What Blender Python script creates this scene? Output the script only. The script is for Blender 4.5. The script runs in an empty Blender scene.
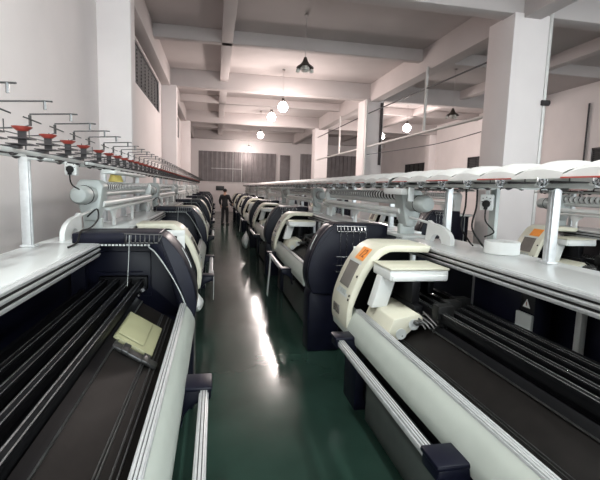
import bpy, bmesh, math, random
from mathutils import Vector, Matrix, Euler
random.seed(7)
PI = math.pi
C = bpy.context.scene.collection
S = bpy.context.scene

# ------------------------------------------------------------------ materials
def mat(name, col, rough=.5, metal=0, var=.06, scale=9, bump=0, bscale=120, emit=None, es=0, alpha=1, trans=0, coat=0):
    m = bpy.data.materials.new(name); m.use_nodes = True
    nt = m.node_tree; b = nt.nodes['Principled BSDF']
    b.inputs['Roughness'].default_value = rough
    b.inputs['Metallic'].default_value = metal
    b.inputs['Coat Weight'].default_value = coat
    b.inputs['Transmission Weight'].default_value = trans
    tc = nt.nodes.new('ShaderNodeTexCoord')
    nz = nt.nodes.new('ShaderNodeTexNoise'); nz.inputs['Scale'].default_value = scale; nz.inputs['Detail'].default_value = 5
    nt.links.new(tc.outputs['Object'], nz.inputs['Vector'])
    mp = nt.nodes.new('ShaderNodeMapRange')
    mp.inputs['From Min'].default_value = .3; mp.inputs['From Max'].default_value = .7
    mp.inputs['To Min'].default_value = 1 - var; mp.inputs['To Max'].default_value = 1 + var
    nt.links.new(nz.outputs['Fac'], mp.inputs['Value'])
    mx = nt.nodes.new('ShaderNodeVectorMath'); mx.operation = 'SCALE'
    mx.inputs[0].default_value = col[:3]
    nt.links.new(mp.outputs['Result'], mx.inputs['Scale'])
    nt.links.new(mx.outputs[0], b.inputs['Base Color'])
    if bump:
        n2 = nt.nodes.new('ShaderNodeTexNoise'); n2.inputs['Scale'].default_value = bscale; n2.inputs['Detail'].default_value = 3
        nt.links.new(tc.outputs['Object'], n2.inputs['Vector'])
        bp = nt.nodes.new('ShaderNodeBump'); bp.inputs['Strength'].default_value = bump; bp.inputs['Distance'].default_value = .02
        nt.links.new(n2.outputs['Fac'], bp.inputs['Height']); nt.links.new(bp.outputs[0], b.inputs['Normal'])
    if emit:
        b.inputs['Emission Color'].default_value = (*emit, 1); b.inputs['Emission Strength'].default_value = es
    return m

M = dict(
    navy=mat('navy_plastic', (.0045, .005, .013), .40, var=.15),
    dark=mat('dark_steel', (.004, .004, .005), .5, var=.2),
    bed=mat('needle_bed_steel', (.010, .0085, .008), .45, .2, var=.25, scale=14),
    black=mat('black_rubber', (.005, .005, .005), .5),
    cream=mat('cream_plastic', (.58, .56, .46), .42, var=.03),
    pale=mat('pale_enamel', (.42, .45, .415), .38, var=.04),
    white=mat('white_plastic', (.68, .69, .68), .4, var=.03),
    cover=mat('white_sheet', (.62, .61, .60), .5, var=.04),
    top=mat('white_laminate', (.60, .62, .62), .22, var=.04, scale=3),
    alu=mat('brushed_aluminium', (.60, .61, .62), .40, .45, var=.08, scale=30),
    chrome=mat('polished_steel', (.55, .55, .56), .2, .95, var=.05),
    rail=mat('rail_steel', (.12, .12, .12), .30, .8, var=.2, scale=20),
    grey=mat('grey_casting', (.42, .45, .44), .45, var=.05),
    lgrey=mat('light_grey_metal', (.56, .58, .57), .42, .1, var=.05),
    foot=mat('grey_green_plate', (.07, .08, .075), .5, var=.12),
    screen=mat('screen_glass', (.16, .145, .13), .15, var=.1, coat=.5),
    orange=mat('orange_sticker', (.80, .27, .04), .5, var=.08, scale=60),
    ink=mat('brown_ink', (.25, .05, .01), .6),
    red=mat('red_visor', (.38, .06, .045), .35, var=.15),
    yellow=mat('yellow_yarn', (.80, .66, .20), .9, var=.1, scale=80),
    plate=mat('khaki_plate', (.30, .295, .18), .45, var=.05),
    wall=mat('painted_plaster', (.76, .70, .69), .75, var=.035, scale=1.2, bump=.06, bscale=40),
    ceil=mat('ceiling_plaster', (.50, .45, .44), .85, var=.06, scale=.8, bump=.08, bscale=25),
    pipe=mat('pale_conduit', (.62, .60, .58), .4, .2),
    cable=mat('dark_conduit', (.035, .03, .032), .5),
    blade=mat('window_louver', (.13, .13, .13), .5, .2, var=.15),
    bag=mat('clear_plastic_bag', (.75, .76, .75), .3, var=.06, scale=25, bump=.5, bscale=30),
    skin=mat('skin', (.45, .27, .19), .6), hair=mat('black_hair', (.01, .009, .009), .6),
    cloth=mat('black_clothes', (.012, .012, .014), .85, var=.2, scale=25),
    bulb=mat('lit_bulb', (1, 1, 1), .3, emit=(1.0, .90, .84), es=25),
    bulb_off=mat('unlit_bulb', (.62, .60, .56), .25),
    lampmetal=mat('lamp_metal', (.10, .085, .075), .4, .6),
    sign=mat('dark_sign', (.012, .012, .014), .4),
)
# glossy green epoxy floor
def floor_mat():
    m = mat('green_epoxy', (.020, .044, .034), .2, var=.25, scale=1.3)
    nt = m.node_tree; b = nt.nodes['Principled BSDF']
    tc = nt.nodes.new('ShaderNodeTexCoord'); nz = nt.nodes.new('ShaderNodeTexNoise')
    nz.inputs['Scale'].default_value = 1.6; nz.inputs['Detail'].default_value = 4
    nt.links.new(tc.outputs['Object'], nz.inputs['Vector'])
    mp = nt.nodes.new('ShaderNodeMapRange'); mp.inputs['To Min'].default_value = .09; mp.inputs['To Max'].default_value = .24
    nt.links.new(nz.outputs['Fac'], mp.inputs['Value']); nt.links.new(mp.outputs['Result'], b.inputs['Roughness'])
    bp = nt.nodes.new('ShaderNodeBump'); bp.inputs['Strength'].default_value = .12; bp.inputs['Distance'].default_value = .012
    n2 = nt.nodes.new('ShaderNodeTexNoise'); n2.inputs['Scale'].default_value = 4.0; n2.inputs['Detail'].default_value = 2
    nt.links.new(tc.outputs['Object'], n2.inputs['Vector'])
    nt.links.new(n2.outputs['Fac'], bp.inputs['Height']); nt.links.new(bp.outputs[0], b.inputs['Normal'])
    b.inputs['Specular IOR Level'].default_value = .20
    return m
M['floor'] = floor_mat()
for q, v in (('navy', .22), ('dark', .15), ('bed', .2), ('black', .3)): M[q].node_tree.nodes['Principled BSDF'].inputs['Specular IOR Level'].default_value = v
# corrugated grey sheet (shape is in the mesh)
M['sheet'] = mat('grey_sheet_metal', (.20, .175, .175), .5, .35, var=.12, scale=3)

# ------------------------------------------------------------------ mesh helpers
class MB:
    def __init__(s): s.bm = bmesh.new(); s.smooth = False
    def box(s, x0, x1, y0, y1, z0, z1, bev=0, mtx=None):
        t = bmesh.new(); bmesh.ops.create_cube(t, size=1)
        for v in t.verts:
            v.co = Vector(((x0+x1)/2 + v.co.x*(x1-x0), (y0+y1)/2 + v.co.y*(y1-y0), (z0+z1)/2 + v.co.z*(z1-z0)))
        if bev: bmesh.ops.bevel(t, geom=t.edges[:], offset=bev, segments=2, affect='EDGES', profile=.5)
        s._add(t, mtx); return s
    def _add(s, t, mtx=None):
        if mtx: bmesh.ops.transform(t, matrix=mtx, verts=t.verts)
        me = bpy.data.meshes.new('t'); t.to_mesh(me); t.free(); s.bm.from_mesh(me); bpy.data.meshes.remove(me)
    def prism(s, pts, v0, v1, axis='y', bev=0):
        # polygon in (u,z) extruded along y  (or (y,z) along x, or (x,y) along z)
        t = bmesh.new()
        def P(a, b, c): return {'y': (a, c, b), 'x': (c, a, b), 'z': (a, b, c)}[axis]
        A = [t.verts.new(P(a, b, v0)) for a, b in pts]; B = [t.verts.new(P(a, b, v1)) for a, b in pts]
        n = len(pts)
        t.faces.new(A); t.faces.new(B[::-1])
        for i in range(n): t.faces.new((A[i], B[i], B[(i+1) % n], A[(i+1) % n]))
        bmesh.ops.recalc_face_normals(t, faces=t.faces)
        if bev:
            es = [e for e in t.edges if len(e.link_faces) == 2 and e.calc_face_angle(0) > .7]
            bmesh.ops.bevel(t, geom=es, offset=bev, segments=2, affect='EDGES', profile=.5)
        s._add(t); return s
    def ribbon(s, outer, inner, v0, v1, bev=0):
        return s.prism(list(outer) + list(inner)[::-1], v0, v1, bev=bev)
    def tube(s, pts, r, n=8, cap=True):
        pts = [Vector(p) for p in pts]; t = bmesh.new(); rings = []
        ref = None
        for i, p in enumerate(pts):
            d = (pts[min(i+1, len(pts)-1)] - pts[max(i-1, 0)]).normalized()
            if ref is None: ref = d.orthogonal().normalized()
            ref = (ref - d*ref.dot(d))
            ref = ref.normalized() if ref.length > 1e-6 else d.orthogonal().normalized()
            e2 = d.cross(ref); rr = r[i] if isinstance(r, (list, tuple)) else r
            rings.append([t.verts.new(p + (ref*math.cos(2*PI*k/n) + e2*math.sin(2*PI*k/n))*rr) for k in range(n)])
        for a, b in zip(rings, rings[1:]):
            for k in range(n): t.faces.new((a[k], a[(k+1) % n], b[(k+1) % n], b[k]))
        if cap: t.faces.new(rings[0][::-1]); t.faces.new(rings[-1])
        bmesh.ops.recalc_face_normals(t, faces=t.faces)
        s._add(t); return s
    def lathe(s, prof, n=24, mtx=None):
        # prof: list of (r, z), z axis
        t = bmesh.new(); rings = []
        for r, z in prof:
            rings.append([t.verts.new((max(r, 1e-4)*math.cos(2*PI*k/n), max(r, 1e-4)*math.sin(2*PI*k/n), z)) for k in range(n)])
        for a, b in zip(rings, rings[1:]):
            for k in range(n): t.faces.new((a[k], a[(k+1) % n], b[(k+1) % n], b[k]))
        t.faces.new(rings[0][::-1]); t.faces.new(rings[-1])
        bmesh.ops.recalc_face_normals(t, faces=t.faces)
        s._add(t, mtx); return s
    def ring(s, R, r, mtx, n=18, k=6):
        t = bmesh.new(); rows = []
        for i in range(n):
            a = 2*PI*i/n
            rows.append([t.verts.new(((R + r*math.cos(2*PI*j/k))*math.cos(a), (R + r*math.cos(2*PI*j/k))*math.sin(a), r*math.sin(2*PI*j/k))) for j in range(k)])
        for i in range(n):
            for j in range(k): t.faces.new((rows[i][j], rows[(i+1) % n][j], rows[(i+1) % n][(j+1) % k], rows[i][(j+1) % k]))
        s._add(t, mtx); return s
    def build(s, name, m, parent=None, smooth=True):
        me = bpy.data.meshes.new(name); s.bm.to_mesh(me); s.bm.free()
        if smooth:
            for p in me.polygons: p.use_smooth = True
            try: me.set_sharp_from_angle(angle=math.radians(32))
            except Exception: pass
        me.materials.append(m)
        o = bpy.data.objects.new(name, me); C.objects.link(o)
        if parent: o.parent = parent
        return o

def cr(pts, n=6):                       # Catmull-Rom through the points
    out = []
    P = [pts[0]] + list(pts) + [pts[-1]]
    for i in range(1, len(P)-2):
        for k in range(n):
            t = k/n
            out.append(tuple(.5*((2*P[i][j]) + (-P[i-1][j]+P[i+1][j])*t + (2*P[i-1][j]-5*P[i][j]+4*P[i+1][j]-P[i+2][j])*t*t
                       + (-P[i-1][j]+3*P[i][j]-3*P[i+1][j]+P[i+2][j])*t**3) for j in range(len(pts[0]))))
    out.append(tuple(pts[-1])); return out
def T(x, y, z): return Matrix.Translation((x, y, z))
RX = lambda a: Matrix.Rotation(a, 4, 'X')
RY = lambda a: Matrix.Rotation(a, 4, 'Y')
RZ = lambda a: Matrix.Rotation(a, 4, 'Z')
def tag(o, label, cat, group=None):
    o['label'] = label; o['category'] = cat
    if group: o['group'] = group
    return o
def empty(name, loc=(0, 0, 0), rz=0):
    o = bpy.data.objects.new(name, None); o.empty_display_size = .1; C.objects.link(o)
    o.location = loc; o.rotation_euler = (0, 0, rz); return o
KIDS = {}
def kids(o): return [c for c in ALL() if c.parent == o]
def ALL(): return list(C.objects)
def snapshot(root):
    ch = [c for c in C.objects if c.parent == root]
    return (root, [snapshot(c) for c in ch])
def dup(tree, loc=None, rz=0, parent=None):
    o, ch = tree
    c = o.copy(); C.objects.link(c)
    if parent is not None: c.parent = parent
    if loc is not None: c.location = loc; c.rotation_euler = (0, 0, rz)
    for t in ch: dup(t, parent=c)
    return c
def struct(o): o['kind'] = 'structure'; return o

# ------------------------------------------------------------------ knitting machine  (u = depth from the aisle, v along, z up)
LM = 3.10
OUT = cr([(.055, .64), (.02, .72), (0, .80), (.0, .90), (.03, 1.05), (.10, 1.215), (.19, 1.335), (.25, 1.38), (.32, 1.395), (.86, 1.388)], 5)
OPN = cr([(.10, .64), (.085, .72), (.075, .80), (.085, .87), (.13, .98), (.205, 1.12), (.28, 1.235), (.33, 1.285), (.40, 1.312), (.86, 1.312)], 5)
CO = cr([(.03, .655), (.005, .72), (.0, .80), (.005, .88), (.03, .985), (.10, 1.155), (.19, 1.285), (.26, 1.335), (.34, 1.352), (.655, 1.345)], 5)
CI = cr([(.07, .655), (.05, .72), (.045, .80), (.05, .87), (.085, .975), (.15, 1.125), (.235, 1.245), (.295, 1.287), (.36, 1.30), (.63, 1.295)], 5)

def fascia(z):                          # (u) on the cream outer profile at height z, and slope angle
    for a, b in zip(CO, CO[1:]):
        if a[1] <= z <= b[1] and b[1] > a[1]:
            t = (z-a[1])/(b[1]-a[1]); return a[0] + (b[0]-a[0])*t
    return .3
def on_fascia(z0, z1, v0, v1, lift, thick, bm):
    u0, u1 = fascia(z0), fascia(z1); d = Vector((u1-u0, 0, z1-z0)); n = Vector((-d.z, 0, d.x)).normalized()
    A = Vector((u0, 0, z0)); B = Vector((u1, 0, z1))
    t = bmesh.new(); vs = []
    for off in (lift, lift+thick):
        for p, v in ((A, v0), (B, v0), (B, v1), (A, v1)):
            q = p + n*off; vs.append(t.verts.new((q.x, v, q.z)))
    for f in ((0, 1, 2, 3), (7, 6, 5, 4), (0, 4, 5, 1), (1, 5, 6, 2), (2, 6, 7, 3), (3, 7, 4, 0)): t.faces.new([vs[i] for i in f])
    bmesh.ops.recalc_face_normals(t, faces=t.faces); bm._add(t); return bm

def make_machine():
    r = empty('knitting_machine')
    # base ---------------------------------------------------------
    b = MB().box(.20, .92, .30, 2.80, .10, .62, .01).box(.22, .90, .30, 2.80, .60, .70, .005)
    b.build('base_cabinet', M['dark'], r)
    MB().box(.155, .185, .42, 2.62, .03, .42, .006).build('foot_panel', M['foot'], r)
    MB().prism([(.02, 0), (.36, 0), (.36, .70), (.05, .70), (.02, .62)], .02, .30, bev=.015).box(.70, .85, .04, .28, 0, .70, .015).build('end_column', M['navy'], r)
    MB().box(.13, .40, 2.80, 3.10, 0, .68, .015).box(.70, .94, 2.82, 3.08, 0, .70, .015).build('end_column', M['navy'], r)
    # navy end cover -----------------------------------------------
    e = MB().ribbon(OUT, OPN, .07, .31, bev=.012).build('end_cover', M['navy'], r)
    MB().prism(OUT + [(.86, .64)], .0, .075, bev=.012).box(.86, .965, .01, .06, .01, 1.275).build('end_panel', M['navy'], e)
    MB().box(.36, .82, .08, .098, .86, 1.22, .006).tube([(.42, .10, 1.06), (.76, .10, 1.06)], .006).build('access_plate', M['navy'], e)
    k = MB()
    for i in range(21):
        k.box(.33 + i*.0245, .345 + i*.0245, .31, .318, 1.300, 1.312)
    k.build('edge_trim', M['lgrey'], e)
    k = MB().tube([OPN[i][:1] + (.314,) + OPN[i][1:] for i in range(12, 38)], .005, 6).build('edge_bead', M['grey'], e)
    k = MB()
    k.tube([(.24, .33, 1.385), (.50, .33, 1.39), (.50, .33, 1.325), (.27, .33, 1.325), (.24, .33, 1.385)], .005, 6)
    for i in range(8): k.tube([(.265+i*.032, .325, 1.39), (.265+i*.032, .335, 1.335), (.265+i*.032, .355, 1.33), (.265+i*.032, .36, 1.345)], .004, 5)
    k.build('hook_rack', M['rail'], e)
    k = MB()                            # wire grid and basket on the outer face
    k.tube([(.28, -.02, 1.37), (.60, -.02, 1.37)], .006).tube([(.30, -.02, 1.315), (.60, -.02, 1.315)], .006)
    for i in range(9): k.tube([(.29+i*.038, -.01, 1.375), (.29+i*.038, -.035, 1.33), (.29+i*.038, -.02, 1.30)], .0045, 5)
    for i in range(5): k.tube([(.33+i*.07, -.02, 1.37), (.33+i*.07, -.02, 1.02)], .003, 5)
    k.build('wire_rack', M['chrome'], e)
    k = MB()
    for z in (1.06, .97, .90): k.tube([(.27, -.01, z), (.27, -.10, z), (.60, -.10, z), (.60, -.01, z)], .005, 6)
    for i in range(8): k.tube([(.28+i*.045, -.10, 1.06), (.28+i*.045, -.10, .90), (.28+i*.045, -.01, .90)], .003, 5)
    k.build('wire_basket', M['chrome'], e)
    k = MB()
    k.tube([cr([(.115, .155, 1.262), (.06, .155, 1.15), (.045, .155, 1.10)], 4)[i] for i in range(9)], .004, 5).build('trim_line', M['lgrey'], e)
    MB().tube([(.46, .36, 1.385), (.465, .37, 1.22), (.475, .38, 1.02)], .0025, 5).build('hanging_wire', M['grey'], r)
    # front apron + rail -------------------------------------------
    ap = cr([(.075, .848), (.038, .80), (.012, .74), (.008, .70), (.014, .66)], 4)
    api = [(u+.02, z) for u, z in ap]
    MB().ribbon(ap, api, .30, 2.68).build('front_panel', M['pale'], r)
    k = MB().box(.072, .118, .30, 2.70, .82, .858, .004)
    for u in (.076, .089, .102): k.box(u, u+.010, .30, 2.70, .855, .866, .002)
    k.build('front_rail', M['alu'], r)
    k = MB()
    for u in (.0863, .0993): k.box(u, u+.0024, .301, 2.699, .8585, .8605)
    k.build('rail_groove', M['black'], r)
    # needle beds --------------------------------------------------
    k = MB().prism([(.125, .70), (.14, .715), (.425, .895), (.44, .895), (.44, .83), (.16, .66)], .30, 2.75)
    k.build('needle_bed', M['bed'], r)
    k = MB()
    for i, u in enumerate((.18, .20, .235, .245)):
        z = .715 + (u-.14)*(.18/.285); k.box(u, u+.006, .32, 2.73, z-.004, z+.008)
    k.build('bed_strip', M['rail'], r)
    MB().prism([(.395, .877), (.43, .90), (.43, .915), (.385, .885)], .31, 2.74).build('bed_lip', M['dark'], r)
    MB().box(.383, .392, .31, 2.74, .882, .890, .002).build('lip_edge', M['rail'], r)
    MB().prism([(.46, .895), (.475, .895), (.78, .72), (.80, .64), (.46, .64)], .30, 2.75).build('rear_bed', M['dark'], r)
    MB().box(.79, .812, .30, 2.75, .66, .98).build('back_plate', M['dark'], r)
    # khaki plate on the bed near the navy end
    ang = math.atan2(.18, .285)
    k = MB().box(-.12, .12, -.20, .20, -.012, .018, .008).box(-.05, .11, -.16, .16, .018, .03, .006)
    o = k.build('cover_plate', M['plate'], r); o.location = (.315, .80, .835); o.rotation_euler = (0, -ang, math.radians(0))
    k = MB().box(-.13, .13, -.03, .03, 0, .02, .004)
    for x in (-.06, .06): k.box(x-.02, x+.02, -.045, .045, .01, .03, .004)
    o = k.build('bed_clamp', M['rail'], r); o.location = (.29, 1.06, .812); o.rotation_euler = (0, -ang, 0)
    # carrier rails --------------------------------------------------
    for u in (.42, .51, .60, .69):
        k = MB().box(u-.011, u+.011, .12, 2.75, .955, 1.0, .003).box(u-.017, u+.017, .12, 2.75, .995, 1.012, .003)
        cx = k.build('carrier_rail', M['dark'], r)
        MB().box(u-.017, u-.011, .12, 2.75, 1.0122, 1.0155, .001).box(u+.008, u+.017, .12, 2.75, 1.0122, 1.0155, .001).build('rail_edge', M['chrome'], cx)
    MB().box(.38, .74, .08, .14, .92, 1.03, .01).box(.42, .5, .14, .19, .90, .97, .01).build('rail_bracket', M['dark'], r)
    k = MB()
    for u in (.40, .44): k.tube([(u, .17, .95), (u, .235, .95)], .016, 10).tube([(u+.03, .15, .90), (u+.03, .22, .90)], .011, 8)
    k.build('end_knob', M['chrome'], r)
    for v, u in ((2.27, .66), (2.10, .44), (2.20, .55)):
        k = MB().box(u-.055, u+.055, v-.04, v+.04, .965, 1.055, .006).box(u-.02, u+.01, v-.02, v+.02, .91, .98, .004)
        k.tube([(u-.01, v, .93), (u-.06, v-.02, .905), (u-.07, v-.02, .885)], .006, 6)
        k.build('yarn_carrier', M['black'], r)
    # carriage --------------------------------------------------------
    c = MB()
    c.prism([(.10, .76), (.12, .74), (.26, .82), (.38, .93), (.34, .965), (.17, .93)], 2.22, 2.66, bev=.01)
    c = c.build('carriage', M['cream'], r)
    k = MB().box(.185, .615, 2.36, 2.68, 1.150, 1.222, .012)
    k.box(.20, .60, 2.345, 2.66, 1.150, 1.19, .008).build('carriage_cap', M['white'], c)
    MB().box(.182, .618, 2.355, 2.685, 1.222, 1.238, .006).build('cap_lid', M['cream'], c)
    MB().prism([(.185, 1.155), (.30, 1.155), (.235, .93), (.12, .93)], 2.50, 2.60, bev=.008).build('carriage_leg', M['white'], c)
    for u, z in ((.285, .86), (.20, .80)):
        k = MB().lathe([(.0, 0), (.03, 0), (.036, .006), (.036, .012), (.02, .012), (.02, .008), (0, .008)], 20)
        o = k.build('fan_grille', M['lgrey'], c); o.location = (u+.045, 2.213 if u > .25 else 2.213, z+.04); o.rotation_euler = (PI/2, 0, 0)
        o.location = (u+.02, 2.222, z+.035)
    MB().box(.225, .245, 2.212, 2.224, .80, .825, .003).build('carriage_switch', M['black'], c)
    MB().box(.34, .40, 2.34, 2.66, 1.0, 1.15, .01).box(.34, .40, 2.28, 2.64, .93, 1.0, .01).box(.55, .60, 2.52, 2.64, 1.02, 1.15, .01).build('cam_box', M['dark'], c)
    k = MB()
    for i in range(6): k.tube([(.30+.03*i, 2.28-.02*(i % 2), .93+.012*i), (.33+.03*i, 2.14, .915), (.34+.03*i, 2.12, .895)], .006, 6)
    k.box(.30, .50, 2.17, 2.26, .90, .925, .004).build('feeder_fingers', M['rail'], c)
    # cream control end -------------------------------------------------
    a = MB().ribbon(CO, CI, 2.69, 3.11, bev=.008).build('control_cover', M['cream'], r)
    MB().prism([(u, z) for u, z in CI] + [(.63, .655)], 3.02, 3.06).build('inner_panel', M['dark'], a)
    MB().prism([(u, z) for u, z in CI] + [(.63, .655)], 3.062, 3.10, bev=.004).build('end_cap', M['dark'], a)
    MB().box(.17, .62, 3.10, 3.115, 1.225, 1.285, .004).box(.17, .25, 3.10, 3.115, .98, 1.23, .004).build('end_frame', M['white'], a)
    s = on_fascia(.935, 1.205, 2.765, 3.035, -.004, .008, MB()).build('screen_bezel', M['lgrey'], a)
    on_fascia(1.005, 1.19, 2.79, 3.01, .004, .003, MB()).build('control_screen', M['screen'], s)
    for i in range(4): pass
    k = MB()
    for i in range(4): on_fascia(.95, .985, 2.80+i*.05, 2.835+i*.05, .004, .004, k)
    k.build('screen_key', M['grey'], s)
    for z in (1.10, .955, .925): on_fascia(z, z+.016, 2.705, 2.722, .0, .006, MB()).build('button', M['black'], a)
    MB().box(-.006, .02, 2.88, 3.04, .775, .845, .002).build('nameplate', M['screen'], a)
    MB().prism(ap + api[::-1], 2.68, 3.08).build('panel_end', M['pale'], a)
    # bump bar in front --------------------------------------------------
    bb = MB()
    bb.box(-.112, -.062, 1.10, 2.54, .655, .685, .006).box(-.105, -.069, 1.10, 2.54, .683, .70, .004)
    bb = bb.build('start_bar', M['alu'], r)
    k = MB()
    for u in (-.0975, -.083): k.box(u, u+.004, 1.105, 2.535, .6995, .7012)
    k.build('bar_groove', M['rail'], bb)
    for v in (1.16, 2.58):
        k = MB()
        q = [(.03, .70), (-.12, .70), (-.125, .64)] + [(-.125+.15*math.sin(t*PI/12), .50+.14*math.cos(t*PI/12)) for t in range(1, 7)] + [(.03, .48)]
        k.prism(q, v-.07, v+.07, bev=.012).box(-.13, .02, v-.075, v+.075, .69, .715, .01)
        k.build('bar_bracket', M['navy'], bb)
    # bracket arms back to the base so the bar is held
    for v in (1.11, 2.53): MB().box(.02, .22, v, v+.10, .55, .62).build('bar_arm', M['dark'], bb)
    return r

def make_table(D=1.26):
    r = empty('yarn_table')
    MB().box(.70, D, .32, 3.42, 1.285, 1.32, .004).box(.868, D, .01, .33, 1.285, 1.32, .002).build('tabletop', M['top'], r)
    k = MB().box(.672, .70, .32, 3.42, 1.225, 1.318, .004).box(D, D+.02, .32, 3.42, 1.235, 1.316, .004).box(.70, D, 3.395, 3.42, 1.225, 1.285, .003)
    for z in (1.305, 1.272, 1.238): k.box(.665, .675, .32, 3.42, z, z+.010, .002)
    k.build('edge_profile', M['alu'], r)
    k = MB().box(.667, .671, .32, 3.42, 1.252, 1.264).box(.667, .671, .32, 3.42, 1.288, 1.298)
    k.build('profile_groove', M['black'], r)
    for v in (.10, 1.20, 2.02, 2.62, 3.34):
        MB().box(1.0, 1.045, v, v+.045, 0, 1.285, .004).build('leg', M['alu'], r)
    for v in (.78, 1.62):
        MB().box(.98, 1.02, v, v+.04, .62, 1.285, .004).build('strut', M['lgrey'], r)
    MB().box(1.0, 1.04, .40, 3.36, .64, .68, .003).build('cross_bar', M['alu'], r)
    MB().box(*((1.05, 1.07) if D > 1.2 else (.975, .99)), .02, 3.38, .02, 1.275, .004).build('rear_panel', M['navy'], r)
    return r

def make_feeder(FS=.98, FU=.93):
    r = empty('yarn_feeder')
    k = MB().lathe([(0, 0), (.072, 0), (.080, .012), (.080, .27), (.074, .30), (.058, .325), (.03, .335), (0, .337)], 28, T(.98, 3.50, 1.64) @ RX(-PI/2))
    k.build('motor', M['grey'], r)
    k = MB().ring(.080, .005, T(.98, 3.66, 1.64) @ RX(PI/2), 28).build('motor_band', M['dark'], r)
    k = MB().prism([(.86, 1.72), (.90, 1.775), (1.06, 1.775), (1.10, 1.72), (1.07, 1.50), (1.03, 1.40), (.93, 1.40), (.90, 1.50)], 3.30, 3.50, bev=.02)
    k.box(.90, 1.06, 3.34, 3.415, 1.3205, 1.42, .005)
    k.build('bracket', M['grey'], r)
    k = MB().prism([(.87, 1.70), (.91, 1.76), (1.05, 1.76), (1.09, 1.70), (1.06, 1.44), (.92, 1.44)], .33, .41, bev=.01).box(.90, 1.06, .33, .41, 1.3205, 1.45, .005)
    k.build('bracket', M['lgrey'], r)
    MB().tube([(.98, .36, 1.64), (.98, 3.38, 1.64)], .028, 14).build('roller', M['lgrey'], r)
    k1 = MB(); k2 = MB()
    for i in range(34):
        v = .45 + i*.087
        k1.lathe([(.03, 0), (.050, .006), (.050, .034), (.03, .040)], 12, T(.965, v, 1.71) @ RX(-PI/2))
        k2.lathe([(.02, 0), (.048, .004), (.012, .042), (0, .042)], 10, T(.965, v+.042, 1.71) @ RX(-PI/2))
    k1.build('feed_wheel', M['white'], r)['kind'] = 'stuff'
    k2.build('wheel_cone', M['black'], r)['kind'] = 'stuff'
    MB().box(.95, .98, .34, 3.40, 1.70, 1.72, .003).build('wheel_shaft', M['rail'], r)
    MB().tube([(.90, .36, 1.555), (.90, 3.40, 1.555)], .030, 12).build('feed_tube', M['white'], r)
    k = MB().box(.85, 1.02, .42, 3.29, 1.485, 1.515, .006)
    k.build('tray', M['lgrey'], r)
    for v in (.75, 2.0, 3.0):
        k = MB().prism([(v-.13, 1.49), (v+.13, 1.49), (v+.11, 1.465), (v+.045, 1.425), (v+.03, 1.40), (v+.03, 1.3205), (v-.03, 1.3205), (v-.03, 1.40), (v-.045, 1.425), (v-.11, 1.465)], .87, .90, axis='x', bev=.006)
        k.build('support', M['white'], r)
    # big swept white foot with a dark hole at the motor end
    k = MB()
    q = [(3.36, 1.3205), (3.36, 1.36)] + [(3.36-.34*(1-math.cos(t*PI/16)) , 1.36+.12*math.sin(t*PI/16)) for t in range(1, 9)] + [(2.96, 1.50), (2.92, 1.3205), (3.02, 1.3205)] + [(3.12-.09*math.cos(t*PI/10), 1.3205+.07*math.sin(t*PI/10)) for t in range(1, 10)] + [(3.22, 1.3205)]
    k.prism([(a+FS, b) for a, b in q], FU, FU+.035, axis='x').tube([(FU+.02, 3.05+FS, 1.47), (.96, 3.45, 1.50)], .012).build('foot', M['white'], r)
    pts = cr([(1.0, 3.50, 1.44), (.88, 3.66, 1.52), (.82, 3.85, 1.46), (.81, 4.0, 1.42), (.80, 4.2, 1.402), (.80, 4.40, 1.402), (.79, 4.52, 1.345), (.79, 4.60, 1.330), (.79, 4.72, 1.330)], 6)
    MB().tube(pts, .007, 7).build('power_cable', M['black'], r)
    return r

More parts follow.
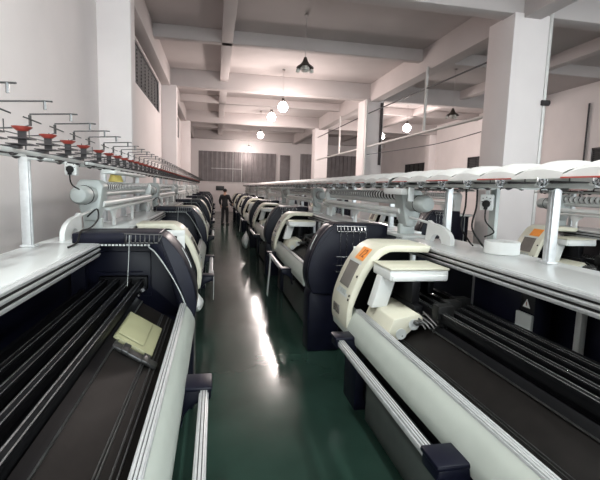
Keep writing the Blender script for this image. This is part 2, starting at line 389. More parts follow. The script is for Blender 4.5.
def make_rack(covers):
    r = empty('yarn_rack')
    PV = (.62, 2.09, 3.36) if covers else (.56, 1.60, 2.62); U = 1.155 if covers else 1.065
    for v in PV:
        k = MB().box(U-.027, U+.027, v-.027, v+.027, 1.3205, 1.85, .003).box(U-.033, U-.027, v-.012, v+.012, 1.3205, 1.85, .002).box(U-.05, U+.035, v-.045, v+.045, 1.3205, 1.332, .003)
        k.build('post', M['alu'], r)
    if covers: MB().box(1.14, 1.17, 2.65, 2.73, 1.3205, 1.84, .003).build('post_plate', M['grey'], r)
    for u in (.90, 1.09):
        MB().box(u-.012, u+.012, -.10, 3.85, 1.842, 1.866, .003).build('rail', M['lgrey'], r)
    for v in PV + ((2.69,) if covers else ()): MB().box(.89, U+.02, v-.02, v+.02, 1.832, 1.845, .002).build('cross_piece', M['lgrey'], r)
    n = 11
    for i in range(n):
        v = .02 + i*.36
        # clamp = the unit, its wire arm, ring and visor are its pieces
        k = MB().box(.87, 1.12, v-.03, v+.03, 1.866, 1.882, .003).box(.91, .97, v-.04, v+.04, 1.84, 1.875, .004)
        k.lathe([(.0, 0), (.012, .003), (.026, .014), (0, .016)], 10, T(.90, v+.02, 1.826)).lathe([(.0, 0), (.012, .003), (.026, .014), (0, .016)], 10, T(1.02, v+.05, 1.826))
        k.tube([(.90, v+.06, 1.84), (.88, v+.07, 1.838), (.885, v+.08, 1.83)], .005, 5)
        c = k.build('tension_unit', M['cable'], r)
        k = MB()
        if covers:
            k.tube([(.80, v-.05, 1.925), (.845, v-.02, 1.945), (1.0, v, 1.905), (1.0, v, 1.88)], .0045, 5)
            k.tube([(.80, v+.06, 1.93), (.86, v+.03, 1.93)], .004, 5)
        else:
            k.tube([(.985, v, 1.88), (.985, v, 1.965), (.86, v, 1.975), (.82, v, 1.99), (.82, v, 2.045), (.62, v, 2.058), (.585, v+.015, 2.055)], .0045, 5)
            k.tube([(.985, v, 1.965), (1.10, v, 1.99), (1.10, v, 2.06)], .004, 5)
            k.tube([(.62, v, 2.058), (.62, v, 2.02)], .007, 5).tube([(.82, v, 1.985), (.82, v, 2.04)], .008, 5)
            k.tube([(.80, v-.09, 2.01), (.82, v+.08, 2.02)], .004, 5)
        k.build('wire_arm', M['rail'], c)
        if covers:
            k = MB().ring(.030, .006, T(.80, v-.03, 1.875) @ RX(PI/2) , 16).lathe([(0, -.004), (.026, -.004), (.026, .004), (0, .004)], 14, T(.81, v-.01, 1.875) @ RX(PI/2)).tube([(.80, v-.03, 1.875), (.89, v, 1.87)], .007, 6)
            k.build('tension_ring', M['chrome'], c)
            k = MB().lathe([(0, 0), (.018, .004), (.02, .014), (0, .026)], 10, T(.83, v+.03, 1.85))
            k.build('tension_knob', M['white'], c)
        else:
            k = MB().lathe([(.0, 0), (.025, .002), (.044, .016), (.050, .024), (.04, .018), (0, .008)], 16, T(.86, v, 1.955))
            k.build('yarn_bowl', M['red'], c)
            k = MB().box(.81, .91, v-.05, v+.05, 1.915, 1.922).box(.84, .88, v-.006, v+.006, 1.88, 1.957).box(.80, .92, v-.055, v+.055, 1.885, 1.89)
            k.build('spring_plate', M['cable'], c)
    if covers:
        for i in range(n):
            v = .02 + i*.36
            t = MB(); bm = bmesh.new(); rows = []
            ny, nx = 6, 10
            for side in (0, 1):
                g = []
                for a in range(ny+1):
                    y = v-.19 + .385*a/ny; lift = .034*(1-a/ny) + .060*math.sin(PI*a/ny)
                    g.append([bm.verts.new((.985-.215*math.cos(PI*b/nx), y, 1.888 + (.030+lift)*math.sin(PI*b/nx)**.7 + side*.004)) for b in range(nx+1)])
                rows.append(g)
            for a in range(ny):
                for b in range(nx):
                    bm.faces.new((rows[1][a][b], rows[1][a+1][b], rows[1][a+1][b+1], rows[1][a][b+1]))
                    bm.faces.new((rows[0][a][b], rows[0][a][b+1], rows[0][a+1][b+1], rows[0][a+1][b]))
            for a in range(ny):
                for b in (0, nx): bm.faces.new((rows[0][a][b], rows[1][a][b], rows[1][a+1][b], rows[0][a+1][b]))
            for b in range(nx):
                for a in (0, ny): bm.faces.new((rows[0][a][b], rows[1][a][b], rows[1][a][b+1], rows[0][a][b+1]))
            bmesh.ops.recalc_face_normals(bm, faces=bm.faces)
            t._add(bm); cv = t.build('dust_cover', M['cover'], r)
            if i % 2 == 0:
                MB().box(.766, .772, v-.17, v+.17, 1.888, 1.896).build('red_edge', M['red'], cv)
    dz = -.045 if covers else .05
    def shift(o):
        for c in [c for c in C.objects if c.parent == o]:
            for vt in c.data.vertices:
                if vt.co.z > 1.6: vt.co.z += dz
            shift(c)
    shift(r); return r

XR, XL = .965, -.14
YR = [.30 + 4.05*k for k in range(7)]
YL = [3.65 + 4.05*k for k in range(7)]
X2 = 4.05
Y2 = [2.15, 8.0, 15.6, 23.3]
ORD = ['nearest', 'second', 'third', 'fourth', 'fifth', 'sixth', 'seventh']

machine = make_machine(); table = make_table(); ltable = make_table(1.08); feeder = make_feeder()
rackA = make_rack(True); rackB = make_rack(False)
# the right-hand feeders are mirror images: their motors stand at the near end
mfeeder = empty('yarn_feeder')
for c in [c for c in C.objects if c.parent == feeder and c.name not in ('power_cable', 'support.002')]:
    o = c.copy(); o.data = c.data.copy(); C.objects.link(o); o.parent = mfeeder
    o.data.transform(Matrix.Scale(-1, 4, (0, 1, 0))); o.data.flip_normals()
MB().box(.84, 1.12, -3.62, -3.215, 1.295, 1.3195, .004).box(.98, 1.02, -3.56, -3.52, 0, 1.295, .003).build('stand_shelf', M['lgrey'], mfeeder)
tm, tt, tl, tf, tfm, ta, tb = map(snapshot, (machine, table, ltable, feeder, mfeeder, rackA, rackB))
used = []
def place(tree):
    def f(loc, rz, label, cat, group):
        if id(tree) not in used:
            used.append(id(tree)); o = tree[0]; o.location = loc; o.rotation_euler = (0, 0, rz)
        else: o = dup(tree, loc, rz); o.scale = (1, 1, 1)
        return tag(o, label, cat, group)
    return f
pm, pt, pl, pf, pfm, pa, pb = map(place, (tm, tt, tl, tf, tfm, ta, tb))
side = {'R': 'right of the aisle', 'L': 'left of the aisle', 'B': 'in the back row'}
def drop(root, names):
    for c in [c for c in C.objects if c.parent == root and c.name.split('.')[0] in names]:
        for g in [g for g in C.objects if g.parent == c]: bpy.data.objects.remove(g)
        bpy.data.objects.remove(c)
machines = {}
for key, ys, x, rz in (('R', YR, XR, 0), ('L', YL, XL, PI), ('B', Y2, X2, 0)):
    for k, y in enumerate(ys):
        loc = (x, y, 0); w = side[key]; n = ORD[k]
        if key == 'R' and k == 0: lab = 'flat knitting machine with cream control end and orange 12 sticker, nearest on right'
        elif key == 'L' and k == 0: lab = 'open flat knitting machine with navy end cover, nearest on left of the aisle'
        else: lab = f'navy and cream flat knitting machine, {n} from the camera {w}'
        machines[key, k] = pm(loc, rz, lab, 'knitting machine', f'knitting machines {w}')
        (pl if key == 'L' else pt)(loc, rz, f'white yarn table with aluminium edge, {n} from the camera {w}', 'table', f'yarn tables {w}')
        fl = f'grey yarn feeder with motor and roller, on the {n} table {w}'
        if key == 'L' and k: pf(loc, rz, fl, 'yarn feeder', f'yarn feeders {w}')
        if key == 'R' and k: pfm((x, y+3.19, 0), rz, fl, 'yarn feeder', f'yarn feeders {w}')
        if key == 'B': drop(pf((x, y, 0), rz, fl, 'yarn feeder', f'yarn feeders {w}'), ('foot', 'power_cable'))
        (pb if key == 'L' else pa)(loc, rz, f'yarn rack with wire arms and red bowls above the {n} table {w}' if key == 'L' else f'yarn rack under white plastic covers above the {n} table {w}', 'yarn rack', f'yarn racks {w}')
# the near machines: the photo shows no carriage on the left one and no plate on the right one
machines['L', 0].scale = (1, 1.2, 1); ltable.scale = (1, 1.2, 1)
drop(machines['L', 0], ('carriage', 'yarn_carrier')); drop(machines['R', 0], ('cover_plate', 'bed_clamp'))

# stickers: only the ones the photo shows
def sticker(root, text):
    cov = [c for c in C.objects if c.parent == root and c.name.startswith('control_cover')][0]
    s = on_fascia(1.215, 1.305, 2.77, 2.955, .003, .002, MB()).build('number_sticker', M['orange'], cov)
    s['label'] = 'orange sticker reading 12' if text else 'orange sticker'
    if text:
        cu = bpy.data.curves.new('number', 'FONT'); cu.body = text; cu.size = .105; cu.align_x = 'CENTER'; cu.align_y = 'CENTER'; cu.extrude = .0008; cu.offset = .0008; cu.shear = .2
        tmp = bpy.data.objects.new('number', cu); C.objects.link(tmp)
        bpy.context.view_layer.update()
        me = bpy.data.meshes.new_from_object(tmp.evaluated_get(bpy.context.evaluated_depsgraph_get()))
        bpy.data.objects.remove(tmp)
        u0, u1 = fascia(1.215), fascia(1.305); a = math.atan2(.09, u1-u0)
        up = Vector((math.cos(a), 0, math.sin(a))); rt = Vector((0, -1, 0)); n = rt.cross(up)
        mid = Vector(((u0+u1)/2, 2.862, 1.26)) + n*.0062
        mt = Matrix((rt, up, n)).transposed().to_4x4(); mt.translation = mid
        me.transform(mt); me.materials.clear(); me.materials.append(M['ink'])
        o = bpy.data.objects.new('sticker_number', me); C.objects.link(o); o.parent = s
sticker(machines['R', 0], '12'); sticker(machines['B', 0], '')

# ------------------------------------------------------------------ small things on and around the machines
def socket(loc, rz, label):
    r = empty('socket_box', loc, rz); tag(r, label, 'socket box', 'white socket boxes under the yarn racks')
    MB().box(-.045, .045, -.035, .035, -.06, .06, .008).box(-.012, .012, -.012, .012, .055, .09).build('housing', M['white'], r)
    k = MB().lathe([(0, 0), (.026, 0), (.03, .01), (.024, .03), (0, .034)], 16, T(0, -.035, -.012) @ RX(PI/2)).box(-.014, .014, -.065, -.04, -.055, -.01, .006)
    k.build('plug', M['black'], r)
    k = MB()
    for x, z in ((-.025, .03), (0, .038), (.025, .03), (-.03, .005), (.03, .005)): k.box(x-.004, x+.004, -.037, -.0345, z-.003, z+.003)
    k.build('socket_holes', M['black'], r)
    return r
s1 = socket((-1.14, 3.80, 1.86), 0, 'white socket box with black plug, hanging from the left yarn rack')
MB().tube(cr([(0, -.052, -.05), (.005, -.06, -.10), (.02, -.05, -.14), (.06, -.02, -.17)], 5), .006, 6).build('cord', M['black'], s1)
s2 = socket((XR+1.07, YR[0]+2.66, 1.69), -.75, 'white socket box with black plug, on grey post above the right table')
MB().tube(cr([(0, -.052, -.05), (.01, -.07, -.14), (.07, -.06, -.21), (.05, -.03, -.24), (.0, .0, -.265)], 6), .006, 6).build('cord', M['black'], s2)

# paper tape disc on the right table
k = MB().lathe([(.03, 0), (.118, 0), (.122, .004), (.122, .088), (.118, .092), (.03, .092), (.028, .088), (.028, .004)], 48)
o = k.build('paper_roll', M['white']); o.location = (2.075, 2.80, 1.3205)
tag(o, 'round white paper tape roll lying on the near right yarn table', 'paper roll')
# white card hung at the end of the rack
o = MB().box(-.004, .004, -.055, .055, -.13, 0, .001).build('white_card', M['white']); o.location = (XR+.825, YR[0]+3.46, 1.793); o.rotation_euler = (0, 0, -.9)
tag(o, 'small blank white card hanging at the end of right yarn rack', 'card')
for y, dx, l in ((3.30, 0, 'long black cord hanging from the near right rack, left of two'), (3.22, .05, 'long black cord hanging from the near right rack, right of two')):
    o = MB().tube(cr([(0, 0, 0), (.01, .01, -.15), (-.01, .02, -.32), (.03, -.05, -.44), (.02, -.12, -.467)], 6), .008, 6).build('hanging_cord', M['black']); o.location = (2.065+dx, y, 1.795)
    tag(o, l, 'cord', 'black cords below the right rack')
# long light box between the covers
o = MB().box(-.035, .035, -.22, .22, 0, .06, .008).build('light_box', M['white']); o.location = (XR+.805, 4.08, 1.722)
tag(o, 'long plain white box fixed under the rack of the second right machine', 'box')
# electrical cabinet under the right table
c = empty('electrical_cabinet', (XR+.84, 2.10, .702)); tag(c, 'dark navy electrical box with warning triangle under near right table', 'electrical box')
MB().box(0, .12, 0, .60, 0, .58, .01).build('body', M['navy'], c)
MB().box(-.006, .0, .0, .11, .37, .49, .002).build('sign_plate', M['sign'], c)
MB().box(-.02, .0, .0, .13, .18, .36, .004).build('connector_box', M['grey'], c)
k = MB().prism([(.03, .395), (.09, .395), (.06, .445)], -.0085, -.006, axis='x').build('warning_triangle', M['white'], c)
MB().box(-.0095, -.0085, .0575, .0625, .405, .430).build('warning_mark', M['ink'], c)
# yellow yarn cones
k = MB().lathe([(.0, 0), (.075, 0), (.08, .01), (.05, .10), (.02, .115), (0, .118)], 20)
o = k.build('yarn_cone', M['yellow']); o.location = (-1.125, 5.30, 1.762); tag(o, 'yellow yarn cone on the second left feeder roller', 'yarn cone')
# light tray on left rack
o = MB().box(-.06, .06, -.9, .9, 0, .03, .005).build('rack_tray', M['lgrey']); o.location = (-.975, 5.2, 1.835)
tag(o, 'pale grey tray lying along the second left yarn rack', 'tray')
# plastic bags and paper strips near the bars
def bag(loc, sx, sy, h, label):
    bm = bmesh.new(); bmesh.ops.create_icosphere(bm, subdivisions=3, radius=1)
    rnd = random.Random(len(label))
    for v in bm.verts:
        n = .12*math.sin(5*v.co.x+rnd.random()*.6)+.10*math.sin(7*v.co.y+1)
        f = 1+n; t = (v.co.z+1)/2; w = 1-.75*max(0, (t-.55)/.45)
        v.co = Vector((v.co.x*sx*f*w, v.co.y*sy*f*w, -h/2 + v.co.z*h/2))
    t = MB(); t._add(bm); o = t.build('plastic_bag', M['bag']); o.location = loc; return tag(o, label, 'plastic bag', 'plastic bags on the bars')
bag((-.185, 4.62, .615), .07, .16, .20, 'crumpled clear plastic bag at the second left machine bar')
bag((.755, 10.75, .66), .09, .20, .44, 'pale plastic bag hanging from the third right machine bar')
def strip(pts, w, label):
    bm = bmesh.new(); n = len(pts); vs = []
    for p in pts:
        vs.append([bm.verts.new((p[0]+dx, p[1]+dy, p[2])) for dx, dy in ((0, -w), (0, w), (.006, w), (.006, -w))])
    for a, b in zip(vs, vs[1:]):
        for k in range(4): bm.faces.new((a[k], a[(k+1) % 4], b[(k+1) % 4], b[k]))
    bm.faces.new(vs[0][::-1]); bm.faces.new(vs[-1]); bmesh.ops.recalc_face_normals(bm, faces=bm.faces)
    t = MB(); t._add(bm); o = t.build('cloth_strip', M['white']); return tag(o, label, 'cloth strip', 'white cloth strips over the bars')
strip(cr([(.845, 6.60, .60), (.842, 6.60, .70), (.84, 6.58, .66), (.825, 6.55, .45), (.80, 6.50, .22), (.79, 6.47, .10)], 4), .07, 'white cloth strip hanging from the second right machine bar')
strip(cr([(.845, 14.7, .60), (.842, 14.7, .70), (.84, 14.68, .66), (.825, 14.65, .45), (.80, 14.6, .25)], 4), .08, 'white cloth strip hanging from the fourth right machine bar')
strip(cr([(-.055, 5.40, .705), (-.026, 5.40, .70), (-.018, 5.40, .62), (-.018, 5.40, .45), (-.022, 5.40, .33)], 4), .015, 'thin white strip hanging from the second left machine bar')

# ------------------------------------------------------------------ hall
BY = [7.05, 14.75, 22.45]; XW = -1.72; XE = 12.0; YF = 30.5; YB = -7.0; ZC = 5.45; ZB = 4.9
struct(MB().box(XW-.3, XE+.3, YB, YF+.3, -.12, 0).build('floor', M['floor'], smooth=False))
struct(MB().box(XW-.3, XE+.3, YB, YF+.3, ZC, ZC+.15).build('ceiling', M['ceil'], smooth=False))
# left wall with window openings
def wall_y(name, x0, x1, wins, m):
    k = MB(); ys = sorted(wins)
    prev = YB
    for y0, y1, z0, z1 in ys:
        k.box(x0, x1, prev, y0, 0, ZC); k.box(x0, x1, y0, y1, 0, z0); k.box(x0, x1, y0, y1, z1, ZC); prev = y1
    k.box(x0, x1, prev, YF, 0, ZC)
    return struct(k.build(name, m, smooth=False))
LW = [(9.6, 14.3, 3.93, 4.86), (17.2, 21.6, 3.93, 4.86), (25.0, 28.5, 3.93, 4.86)]
wall_y('wall_left', XW-.25, XW, LW, M['wall'])
RW = [(17.5, 19.3, 2.85, 3.5), (23.4, 26.4, 2.75, 3.5), (10.5, 12.2, 2.75, 3.35)]
wall_y('wall_right', XE, XE+.25, RW, M['wall'])
struct(MB().box(XW-.3, XE+.3, YF, YF+.25, 0, ZC).build('wall_far', M['wall'], smooth=False))
def window(n, x, y0, y1, z0, z1, sgn):
    w = empty(f'window_{n}', (x, 0, 0)); w['kind'] = 'structure'
    k = MB(); d = .05
    for a, b, c, e in ((y0, y1, z0, z0+.05), (y0, y1, z1-.05, z1), (y0, y0+.05, z0, z1), (y1-.05, y1, z0, z1)): k.box(-d, d, a, b, c, e)
    nm = max(2, int((y1-y0)/.55))
    for i in range(1, nm): k.box(-.03, .03, y0+(y1-y0)*i/nm-.02, y0+(y1-y0)*i/nm+.02, z0, z1)
    k.build('window_frame', M['cable'], w)
    k = MB(); nb = int((z1-z0)/.085)
    for i in range(nb):
        z = z0+.05+(z1-z0-.1)*(i+.5)/nb
        k.prism([(-.035, z-.03), (.035, z+.028), (.035, z+.034), (-.035, z-.024)], y0+.05, y1-.05)
    k.build('louver', M['blade'], w)
    MB().box(.06*sgn-.003, .06*sgn+.003, y0, y1, z0, z1).build('pane', M['blade'], w)
for i, q in enumerate(LW): window(i+1, XW-.08, *q, -1)
for i, q in enumerate(RW): window(i+4, XE+.08, *q, 1)
# pilasters, columns, beams
for i, y in enumerate(BY): struct(MB().box(XW, -1.25, y, y+.36, 0, ZB+.02, .01).build(f'pillar_left_{i+1}', M['wall']))
for i, y in enumerate(BY):
    struct(MB().box(5.1, 5.80, y, y+.74, 0, ZB+.02, .015).build(f'column_{i+1}', M['wall']))
for i, y in enumerate(BY): struct(MB().box(XE-.4, XE, y, y+.45, 0, ZB+.02, .01).build(f'pillar_right_{i+1}', M['wall']))
for i, y in enumerate(BY + [29.9]):
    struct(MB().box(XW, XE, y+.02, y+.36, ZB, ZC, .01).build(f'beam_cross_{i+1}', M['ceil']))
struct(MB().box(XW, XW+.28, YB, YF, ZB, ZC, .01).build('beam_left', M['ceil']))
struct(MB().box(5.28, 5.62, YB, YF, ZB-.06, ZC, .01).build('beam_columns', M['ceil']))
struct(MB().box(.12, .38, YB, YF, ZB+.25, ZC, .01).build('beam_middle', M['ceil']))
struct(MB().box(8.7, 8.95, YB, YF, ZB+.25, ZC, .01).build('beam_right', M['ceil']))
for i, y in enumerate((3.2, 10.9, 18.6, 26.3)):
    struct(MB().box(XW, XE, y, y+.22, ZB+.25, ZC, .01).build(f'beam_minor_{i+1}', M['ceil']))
# corrugated far shutter panels
def corr(name, x0, x1, z0, z1):
    pts = []; n = int((x1-x0)/.30)
    for i in range(n):
        a = x0+(x1-x0)*i/n; w = (x1-x0)/n
        pts += [(a, YF-.02), (a+w*.55, YF-.02), (a+w*.62, YF-.09), (a+w*.93, YF-.09)]
    pts.append((x1, YF-.02))
    bk = [(x1, YF-.002), (x0, YF-.002)]
    return struct(MB().prism(pts+bk, z0, z1, axis='z').build(name, M['sheet'], smooth=False))
corr('panel_far_1', -1.15, 4.15, 2.08, 4.12)
corr('panel_far_2', 5.9, 11.6, 2.2, 4.2)
k = MB()
for x in (1.15, 1.75): k.box(x, x+.03, YF-.12, YF-.09, 2.08, 4.12)
k.box(-.3, 1.75, YF-.115, YF-.09, 2.95, 2.98)
struct(k.build('trim_far_panel', M['pipe']))
struct(MB().box(4.45, 5.15, YF-.06, YF, 2.0, 4.05, .01).build('door_far', M['sheet']))
# conduits on the right bays
def conduit(name, pts, r, m): return struct(MB().tube(pts, r, 10).build(name, m))
conduit('trim_pipe_right', [(5.24, 7.80, 3.285), (5.24, 14.74, 3.285)], .035, M['pipe'])
conduit('trim_pipe_far', [(5.24, 15.5, 3.285), (5.24, 22.4, 3.285)], .035, M['pipe'])
conduit('trim_hanger', [(5.24, 10.5, 3.29), (5.24, 10.5, ZB)], .035, M['pipe'])
conduit('trim_hanger_far', [(5.24, 18.3, 3.29), (5.24, 18.3, ZB)], .035, M['pipe'])
conduit('trim_cable_beam', [(5.24, 7.80, 4.33), (5.24, 14.74, 4.44)], .018, M['cable'])
conduit('trim_cable_beam_far', [(5.24, 15.5, 4.44), (5.24, 22.4, 4.44)], .018, M['cable'])
conduit('trim_cable_sag', cr([(5.24, 7.80, 3.01), (5.24, 9.6, 2.93), (5.24, 11.6, 2.95), (5.24, 14.74, 3.02)], 6), .010, M['cable'])
conduit('trim_pipe_column', [(5.845, 7.08, 1.0), (5.845, 7.08, ZC)], .04, M['pipe'])
conduit('trim_bracket_column', [(5.76, 7.02, 3.42), (5.90, 7.02, 3.42)], .05, M['cable'])
conduit('trim_pipe_second_column', [(5.70, 14.70, 2.67), (5.70, 14.70, 4.81)], .05, M['cable'])
conduit('trim_conduit_second_column', [(5.16, 14.71, 1.5), (5.16, 14.71, ZB)], .035, M['pipe'])
conduit('trim_cable_right_wall', [(XE-.05, 12.4, 1.5), (XE-.05, 12.4, 4.8)], .03, M['cable'])
# door and sign on the far wall
o = MB().box(-.28, .28, -.05, 0, -.15, .15, .01).build('wall_sign', M['sign']); o.location = (.30, YF-.001, 1.62)
tag(o, 'small dark blank sign on the white far wall at aisle end', 'sign')

# ------------------------------------------------------------------ lamps
def lamp(i, x, y, z, on, label):
    r = empty('pendant_lamp', (x, y, z)); tag(r, label, 'lamp', 'lit pendant lamps' if on else 'unlit pendant lamps')
    top = ZC
    for yy in BY + [29.9]:
        if yy+.02 <= y <= yy+.36: top = ZB
    MB().tube([(0, 0, .24), (0, 0, top-z)], .007, 6).lathe([(0, 0), (.05, 0), (.04, .04), (0, .045)], 14, T(0, 0, top-z-.045)).build('drop_cord', M['ceil'], r)
    sh = [(.03, .26), (.045, .22), (.06, .17), (.10, .12), (.18, .06), (.19, .045), (.17, .05), (.09, .10), (.05, .15), (0, .16)] if not on else [(0, .28), (.04, .27), (.05, .22), (.06, .17), (.02, .16), (0, .16)]
    MB().lathe(sh, 24).build('lamp_shade', M['lampmetal'], r)
    MB().lathe([(0, -.06), (.06, -.045), (.10, .0), (.10, .04), (.06, .09), (.03, .13), (0, .14)] if not on else [(0, -.15), (.07, -.135), (.13, -.085), (.155, 0), (.145, .06), (.09, .13), (.04, .17), (0, .18)], 20).build('bulb', M['bulb'] if on else M['bulb_off'], r)
    if not on:
        for a in range(3):
            k = MB().lathe([(.03, -.02), (.05, 0), (.03, .06), (0, .07)], 12, T(.17*math.cos(a*2.1+.4), .17*math.sin(a*2.1+.4), -.02))
            k.build('side_bulb', M['bulb_off'], r)
    if on:
        L = bpy.data.lights.new('lamp_light', 'POINT'); L.energy = 45 if y > 25 else 120; L.color = (1, .885, .84); L.shadow_soft_size = .15
        lo = bpy.data.objects.new('lamp_light', L); C.objects.link(lo); lo.parent = r; lo.location = (0, 0, -.33)
spots = [(1.88, 9.48, 4.3, 0, 'unlit pendant lamp with bare bulbs, nearest under the ceiling'),
         (2.08, 13.9, 4.3, 1, 'lit pendant lamp, nearest of four along the aisle'),
         (1.98, 16.0, 4.3, 1, 'lit pendant lamp, second of four along the aisle'),
         (2.15, 21.6, 4.3, 1, 'lit pendant lamp, third of four along the aisle'),
         (2.14, 29.2, 4.25, 1, 'lit pendant lamp in front of the grey far panel'),
         (7.55, 16.6, 4.3, 1, 'lit pendant lamp in the right bay between the columns'),
         (7.6, 19.5, 4.3, 1, 'lit pendant lamp in the right bay beside the second column'),
         (7.05, 12.3, 4.05, 0, 'unlit pendant lamp in the right bay behind the pipe')]
for i, q in enumerate(spots): lamp(i, *q)

# ------------------------------------------------------------------ person
def skinned(name, joints, edges, m, parent=None, sub=2):
    me = bpy.data.meshes.new(name); me.from_pydata([j[:3] for j in joints], edges, [])
    o = bpy.data.objects.new(name, me); C.objects.link(o)
    sk = o.modifiers.new('Skin', 'SKIN')
    if not me.skin_vertices: 
        me.attributes  # layer is created by the modifier below
    bpy.context.view_layer.objects.active = o
    if not me.skin_vertices:
        with bpy.context.temp_override(object=o, active_object=o, selected_objects=[o]): bpy.ops.mesh.customdata_skin_add()
    for i, j in enumerate(joints):
        rr = j[3]; rr = rr if isinstance(rr, tuple) else (rr, rr)
        me.skin_vertices[0].data[i].radius = rr
    me.skin_vertices[0].data[0].use_root = True
    s = o.modifiers.new('Sub', 'SUBSURF'); s.levels = sub; s.render_levels = sub
    bpy.context.view_layer.update()
    em = bpy.data.meshes.new_from_object(o.evaluated_get(bpy.context.evaluated_depsgraph_get()))
    bpy.data.objects.remove(o)
    for p in em.polygons: p.use_smooth = True
    em.materials.clear(); em.materials.append(m)
    o = bpy.data.objects.new(name, em); C.objects.link(o)
    if parent: o.parent = parent
    return o
J = [(0, 0, .90, (.10, .075)), (0, 0, 1.05, (.10, .075)), (0, 0, 1.22, (.15, .10)), (0, 0, 1.34, (.13, .085)), (0, .01, 1.41, (.055, .055)), (0, .02, 1.47, (.055, .06)), (0, .025, 1.545, (.075, .09)), (0, .02, 1.60, (.05, .06))]
E = [(0, 1), (1, 2), (2, 3), (3, 4), (4, 5), (5, 6), (6, 7)]
for sx, el, wr in ((-1, (-.25, .02, 1.09), (-.24, .12, .88)), (1, (.25, .03, 1.09), (.28, .22, .98))):
    b = len(J); J += [(sx*.165, 0, 1.32, .058), (*el, .043), (*wr, .030)]; E += [(3, b), (b, b+1), (b+1, b+2)]
    w = Vector(wr); d = (w-Vector(el)).normalized(); J.append((*(w+d*.055), (.036, .02))); E.append((b+2, b+3)); pal = b+3
    sd = d.cross(Vector((1, 0, 0))).normalized()
    for f, ln in ((-1.5, .055), (-.5, .065), (.5, .07), (1.5, .062)):
        q = len(J); p0 = w+d*.085+sd*f*.017; J += [(*p0, .009), (*(p0+d*ln*.5+Vector((-sx*.006, 0, 0))), .0085), (*(p0+d*ln*.95+Vector((-sx*.02, 0, 0))), .007)]
        E += [(pal, q), (q, q+1), (q+1, q+2)]
    q = len(J); p0 = w+d*.03+sd*.035; J += [(*p0, .011), (*(p0+d*.03+sd*.02), .0095), (*(p0+d*.06+sd*.022), .008)]; E += [(pal, q), (q, q+1), (q+1, q+2)]
for sx, ky, ay in ((-1, .03, -.05), (1, .05, .06)):
    b = len(J); J += [(sx*.085, 0, .84, .085), (sx*.095, ky, .48, .056), (sx*.10, ay-.02, .09, .037), (sx*.10, ay+.0, .045, .04), (sx*.115, ay+.13, .03, .03)]
    E += [(0, b), (b, b+1), (b+1, b+2), (b+2, b+3), (b+3, b+4)]
PX, PY = .42, 20.0
person = skinned('person', J, E, M['skin']); person.location = (PX, PY, 0); person.rotation_euler = (0, 0, -.35)
tag(person, 'person in black shirt and trousers standing at the far end of the aisle', 'person')
sh = [(0, 0, .80, (.17, .15)), (0, 0, .92, (.17, .145))] + [(x, y, z, (r[0]+.024, r[1]+.024) if isinstance(r, tuple) else r+.024) for x, y, z, r in J[1:4]] + [(0, .005, 1.385, .07)]
se = [(0, 1), (1, 2), (2, 3), (3, 4), (4, 5)]
for sx, el, wr in ((-1, (-.25, .02, 1.09), (-.24, .11, .90)), (1, (.25, .03, 1.09), (.277, .21, .99))):
    b = len(sh); sh += [(sx*.165, 0, 1.32, .078), (*el, .062), (*wr, .047)]; se += [(4, b), (b, b+1), (b+1, b+2)]
skinned('shirt', sh, se, M['cloth'], person)
tr = [(0, 0, .93, (.148, .118)), (0, 0, .88, (.14, .112))]; te = [(0, 1)]
for sx, ky, ay in ((-1, .03, -.05), (1, .05, .06)):
    b = len(tr); tr += [(sx*.087, 0, .80, .102), (sx*.097, ky, .48, .076), (sx*.10, ay-.02, .06, .066)]; te += [(1, b), (b, b+1), (b+1, b+2)]
skinned('trousers', tr, te, M['cloth'], person)
for sx, ay in ((-1, -.05), (1, .06)):
    k = MB().box(sx*.10-.045, sx*.10+.055, ay-.09, ay+.18, 0, .075, .025).build('shoe', M['black'], person)
bm = bmesh.new(); bmesh.ops.create_uvsphere(bm, u_segments=20, v_segments=14, radius=1)
for v in bm.verts:
    v.co = Vector((v.co.x*.088, .012+v.co.y*.104 - .012*(v.co.z > 0), 1.575+v.co.z*.085))
    if v.co.y > .06 and v.co.z < 1.58: v.co.y = .06
t = MB(); t._add(bm); t.build('hair', M['hair'], person)
for sx in (-1, 1):
    MB().lathe([(0, 0), (.011, .004), (0, .008)], 10, T(sx*.03, .108, 1.548) @ RX(-PI/2)).build('eye', M['black'], person)
    MB().lathe([(0, -.03), (.012, -.015), (.014, .01), (0, .03)], 8, T(sx*.082, .02, 1.53)).build('ear', M['skin'], person)
MB().lathe([(.014, 0), (.011, .02), (0, .045)], 8, T(0, .118, 1.512)).build('nose', M['skin'], person)
MB().box(-.025, .025, .098, .113, 1.478, 1.486, .003).build('mouth', M['ink'], person)

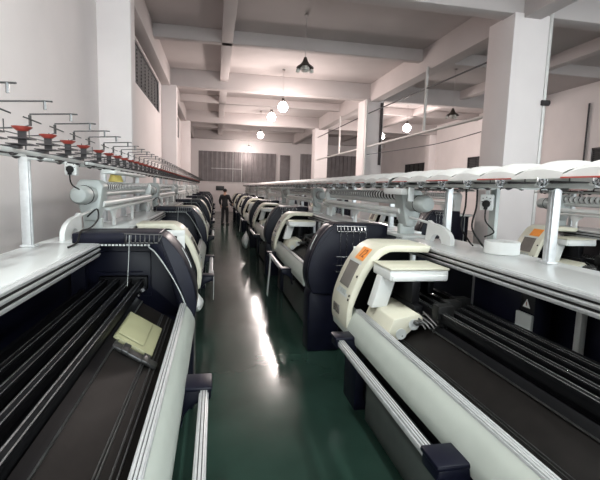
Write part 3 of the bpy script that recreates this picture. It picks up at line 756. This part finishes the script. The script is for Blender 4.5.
# ------------------------------------------------------------------ camera, light
cam = bpy.data.cameras.new('camera'); co = bpy.data.objects.new('camera', cam); C.objects.link(co); S.camera = co
f = 430.0; cam.sensor_fit = 'HORIZONTAL'; cam.sensor_width = 36; cam.lens = f/600*36; cam.clip_start = .05; cam.clip_end = 200
yaw, pitch, roll = map(math.radians, (11.2314, 6.802, 1.7382))
fw = Vector((math.sin(yaw)*math.cos(pitch), math.cos(yaw)*math.cos(pitch), -math.sin(pitch)))
rt = Vector((math.cos(yaw), -math.sin(yaw), 0)); up = rt.cross(fw)
r2 = rt*math.cos(roll)+up*math.sin(roll); u2 = up*math.cos(roll)-rt*math.sin(roll)
mt = Matrix((r2, u2, -fw)).transposed().to_4x4(); mt.translation = (0, 0, 1.75); co.matrix_world = mt

# back wall left out so sky light floods in from behind the camera
w = bpy.data.worlds.new('sky'); S.world = w; w.use_nodes = True
bg = w.node_tree.nodes['Background']; bg.inputs[0].default_value = (.88, .97, 1.0, 1); bg.inputs[1].default_value = 4.0
# added battens, out of view, that brighten the near machines and tables
def batten(x, y, i, where):
    r = empty('added_batten_lamp', (x, y, 4.95)); tag(r, f'added white fluorescent fill lamp {where}', 'lamp', 'added fill lamps')
    MB().box(-.06, .06, -.62, .62, 0, .06, .005).build('batten_body', M['white'], r)
    for q in (-.5, .5): MB().tube([(0, q, .05), (0, q, ZC-4.95)], .01).build('hanging_rod', M['white'], r)
    MB().tube([(0, -.6, -.02), (0, .6, -.02)], .018, 10).build('tube', M['bulb'], r)
    L = bpy.data.lights.new('batten_fill_light', 'AREA'); L.shape = 'RECTANGLE'; L.size = .1; L.size_y = 1.2; L.energy = 75 if x < 0 else 50; L.color = (.93, 1, .97)
    lo = bpy.data.objects.new('batten_fill_light', L); C.objects.link(lo); lo.parent = r; lo.location = (0, 0, -.05)
batten(-.6, 1.6, 0, 'above the near left machine'); batten(2.6, 1.4, 1, 'above the near right table'); batten(2.4, -2.5, 2, 'behind the camera')

S.view_settings.view_transform = 'Standard'; S.view_settings.look = 'None'
S.view_settings.exposure = 0.68; S.view_settings.gamma = 1; S.view_settings.use_curve_mapping = False
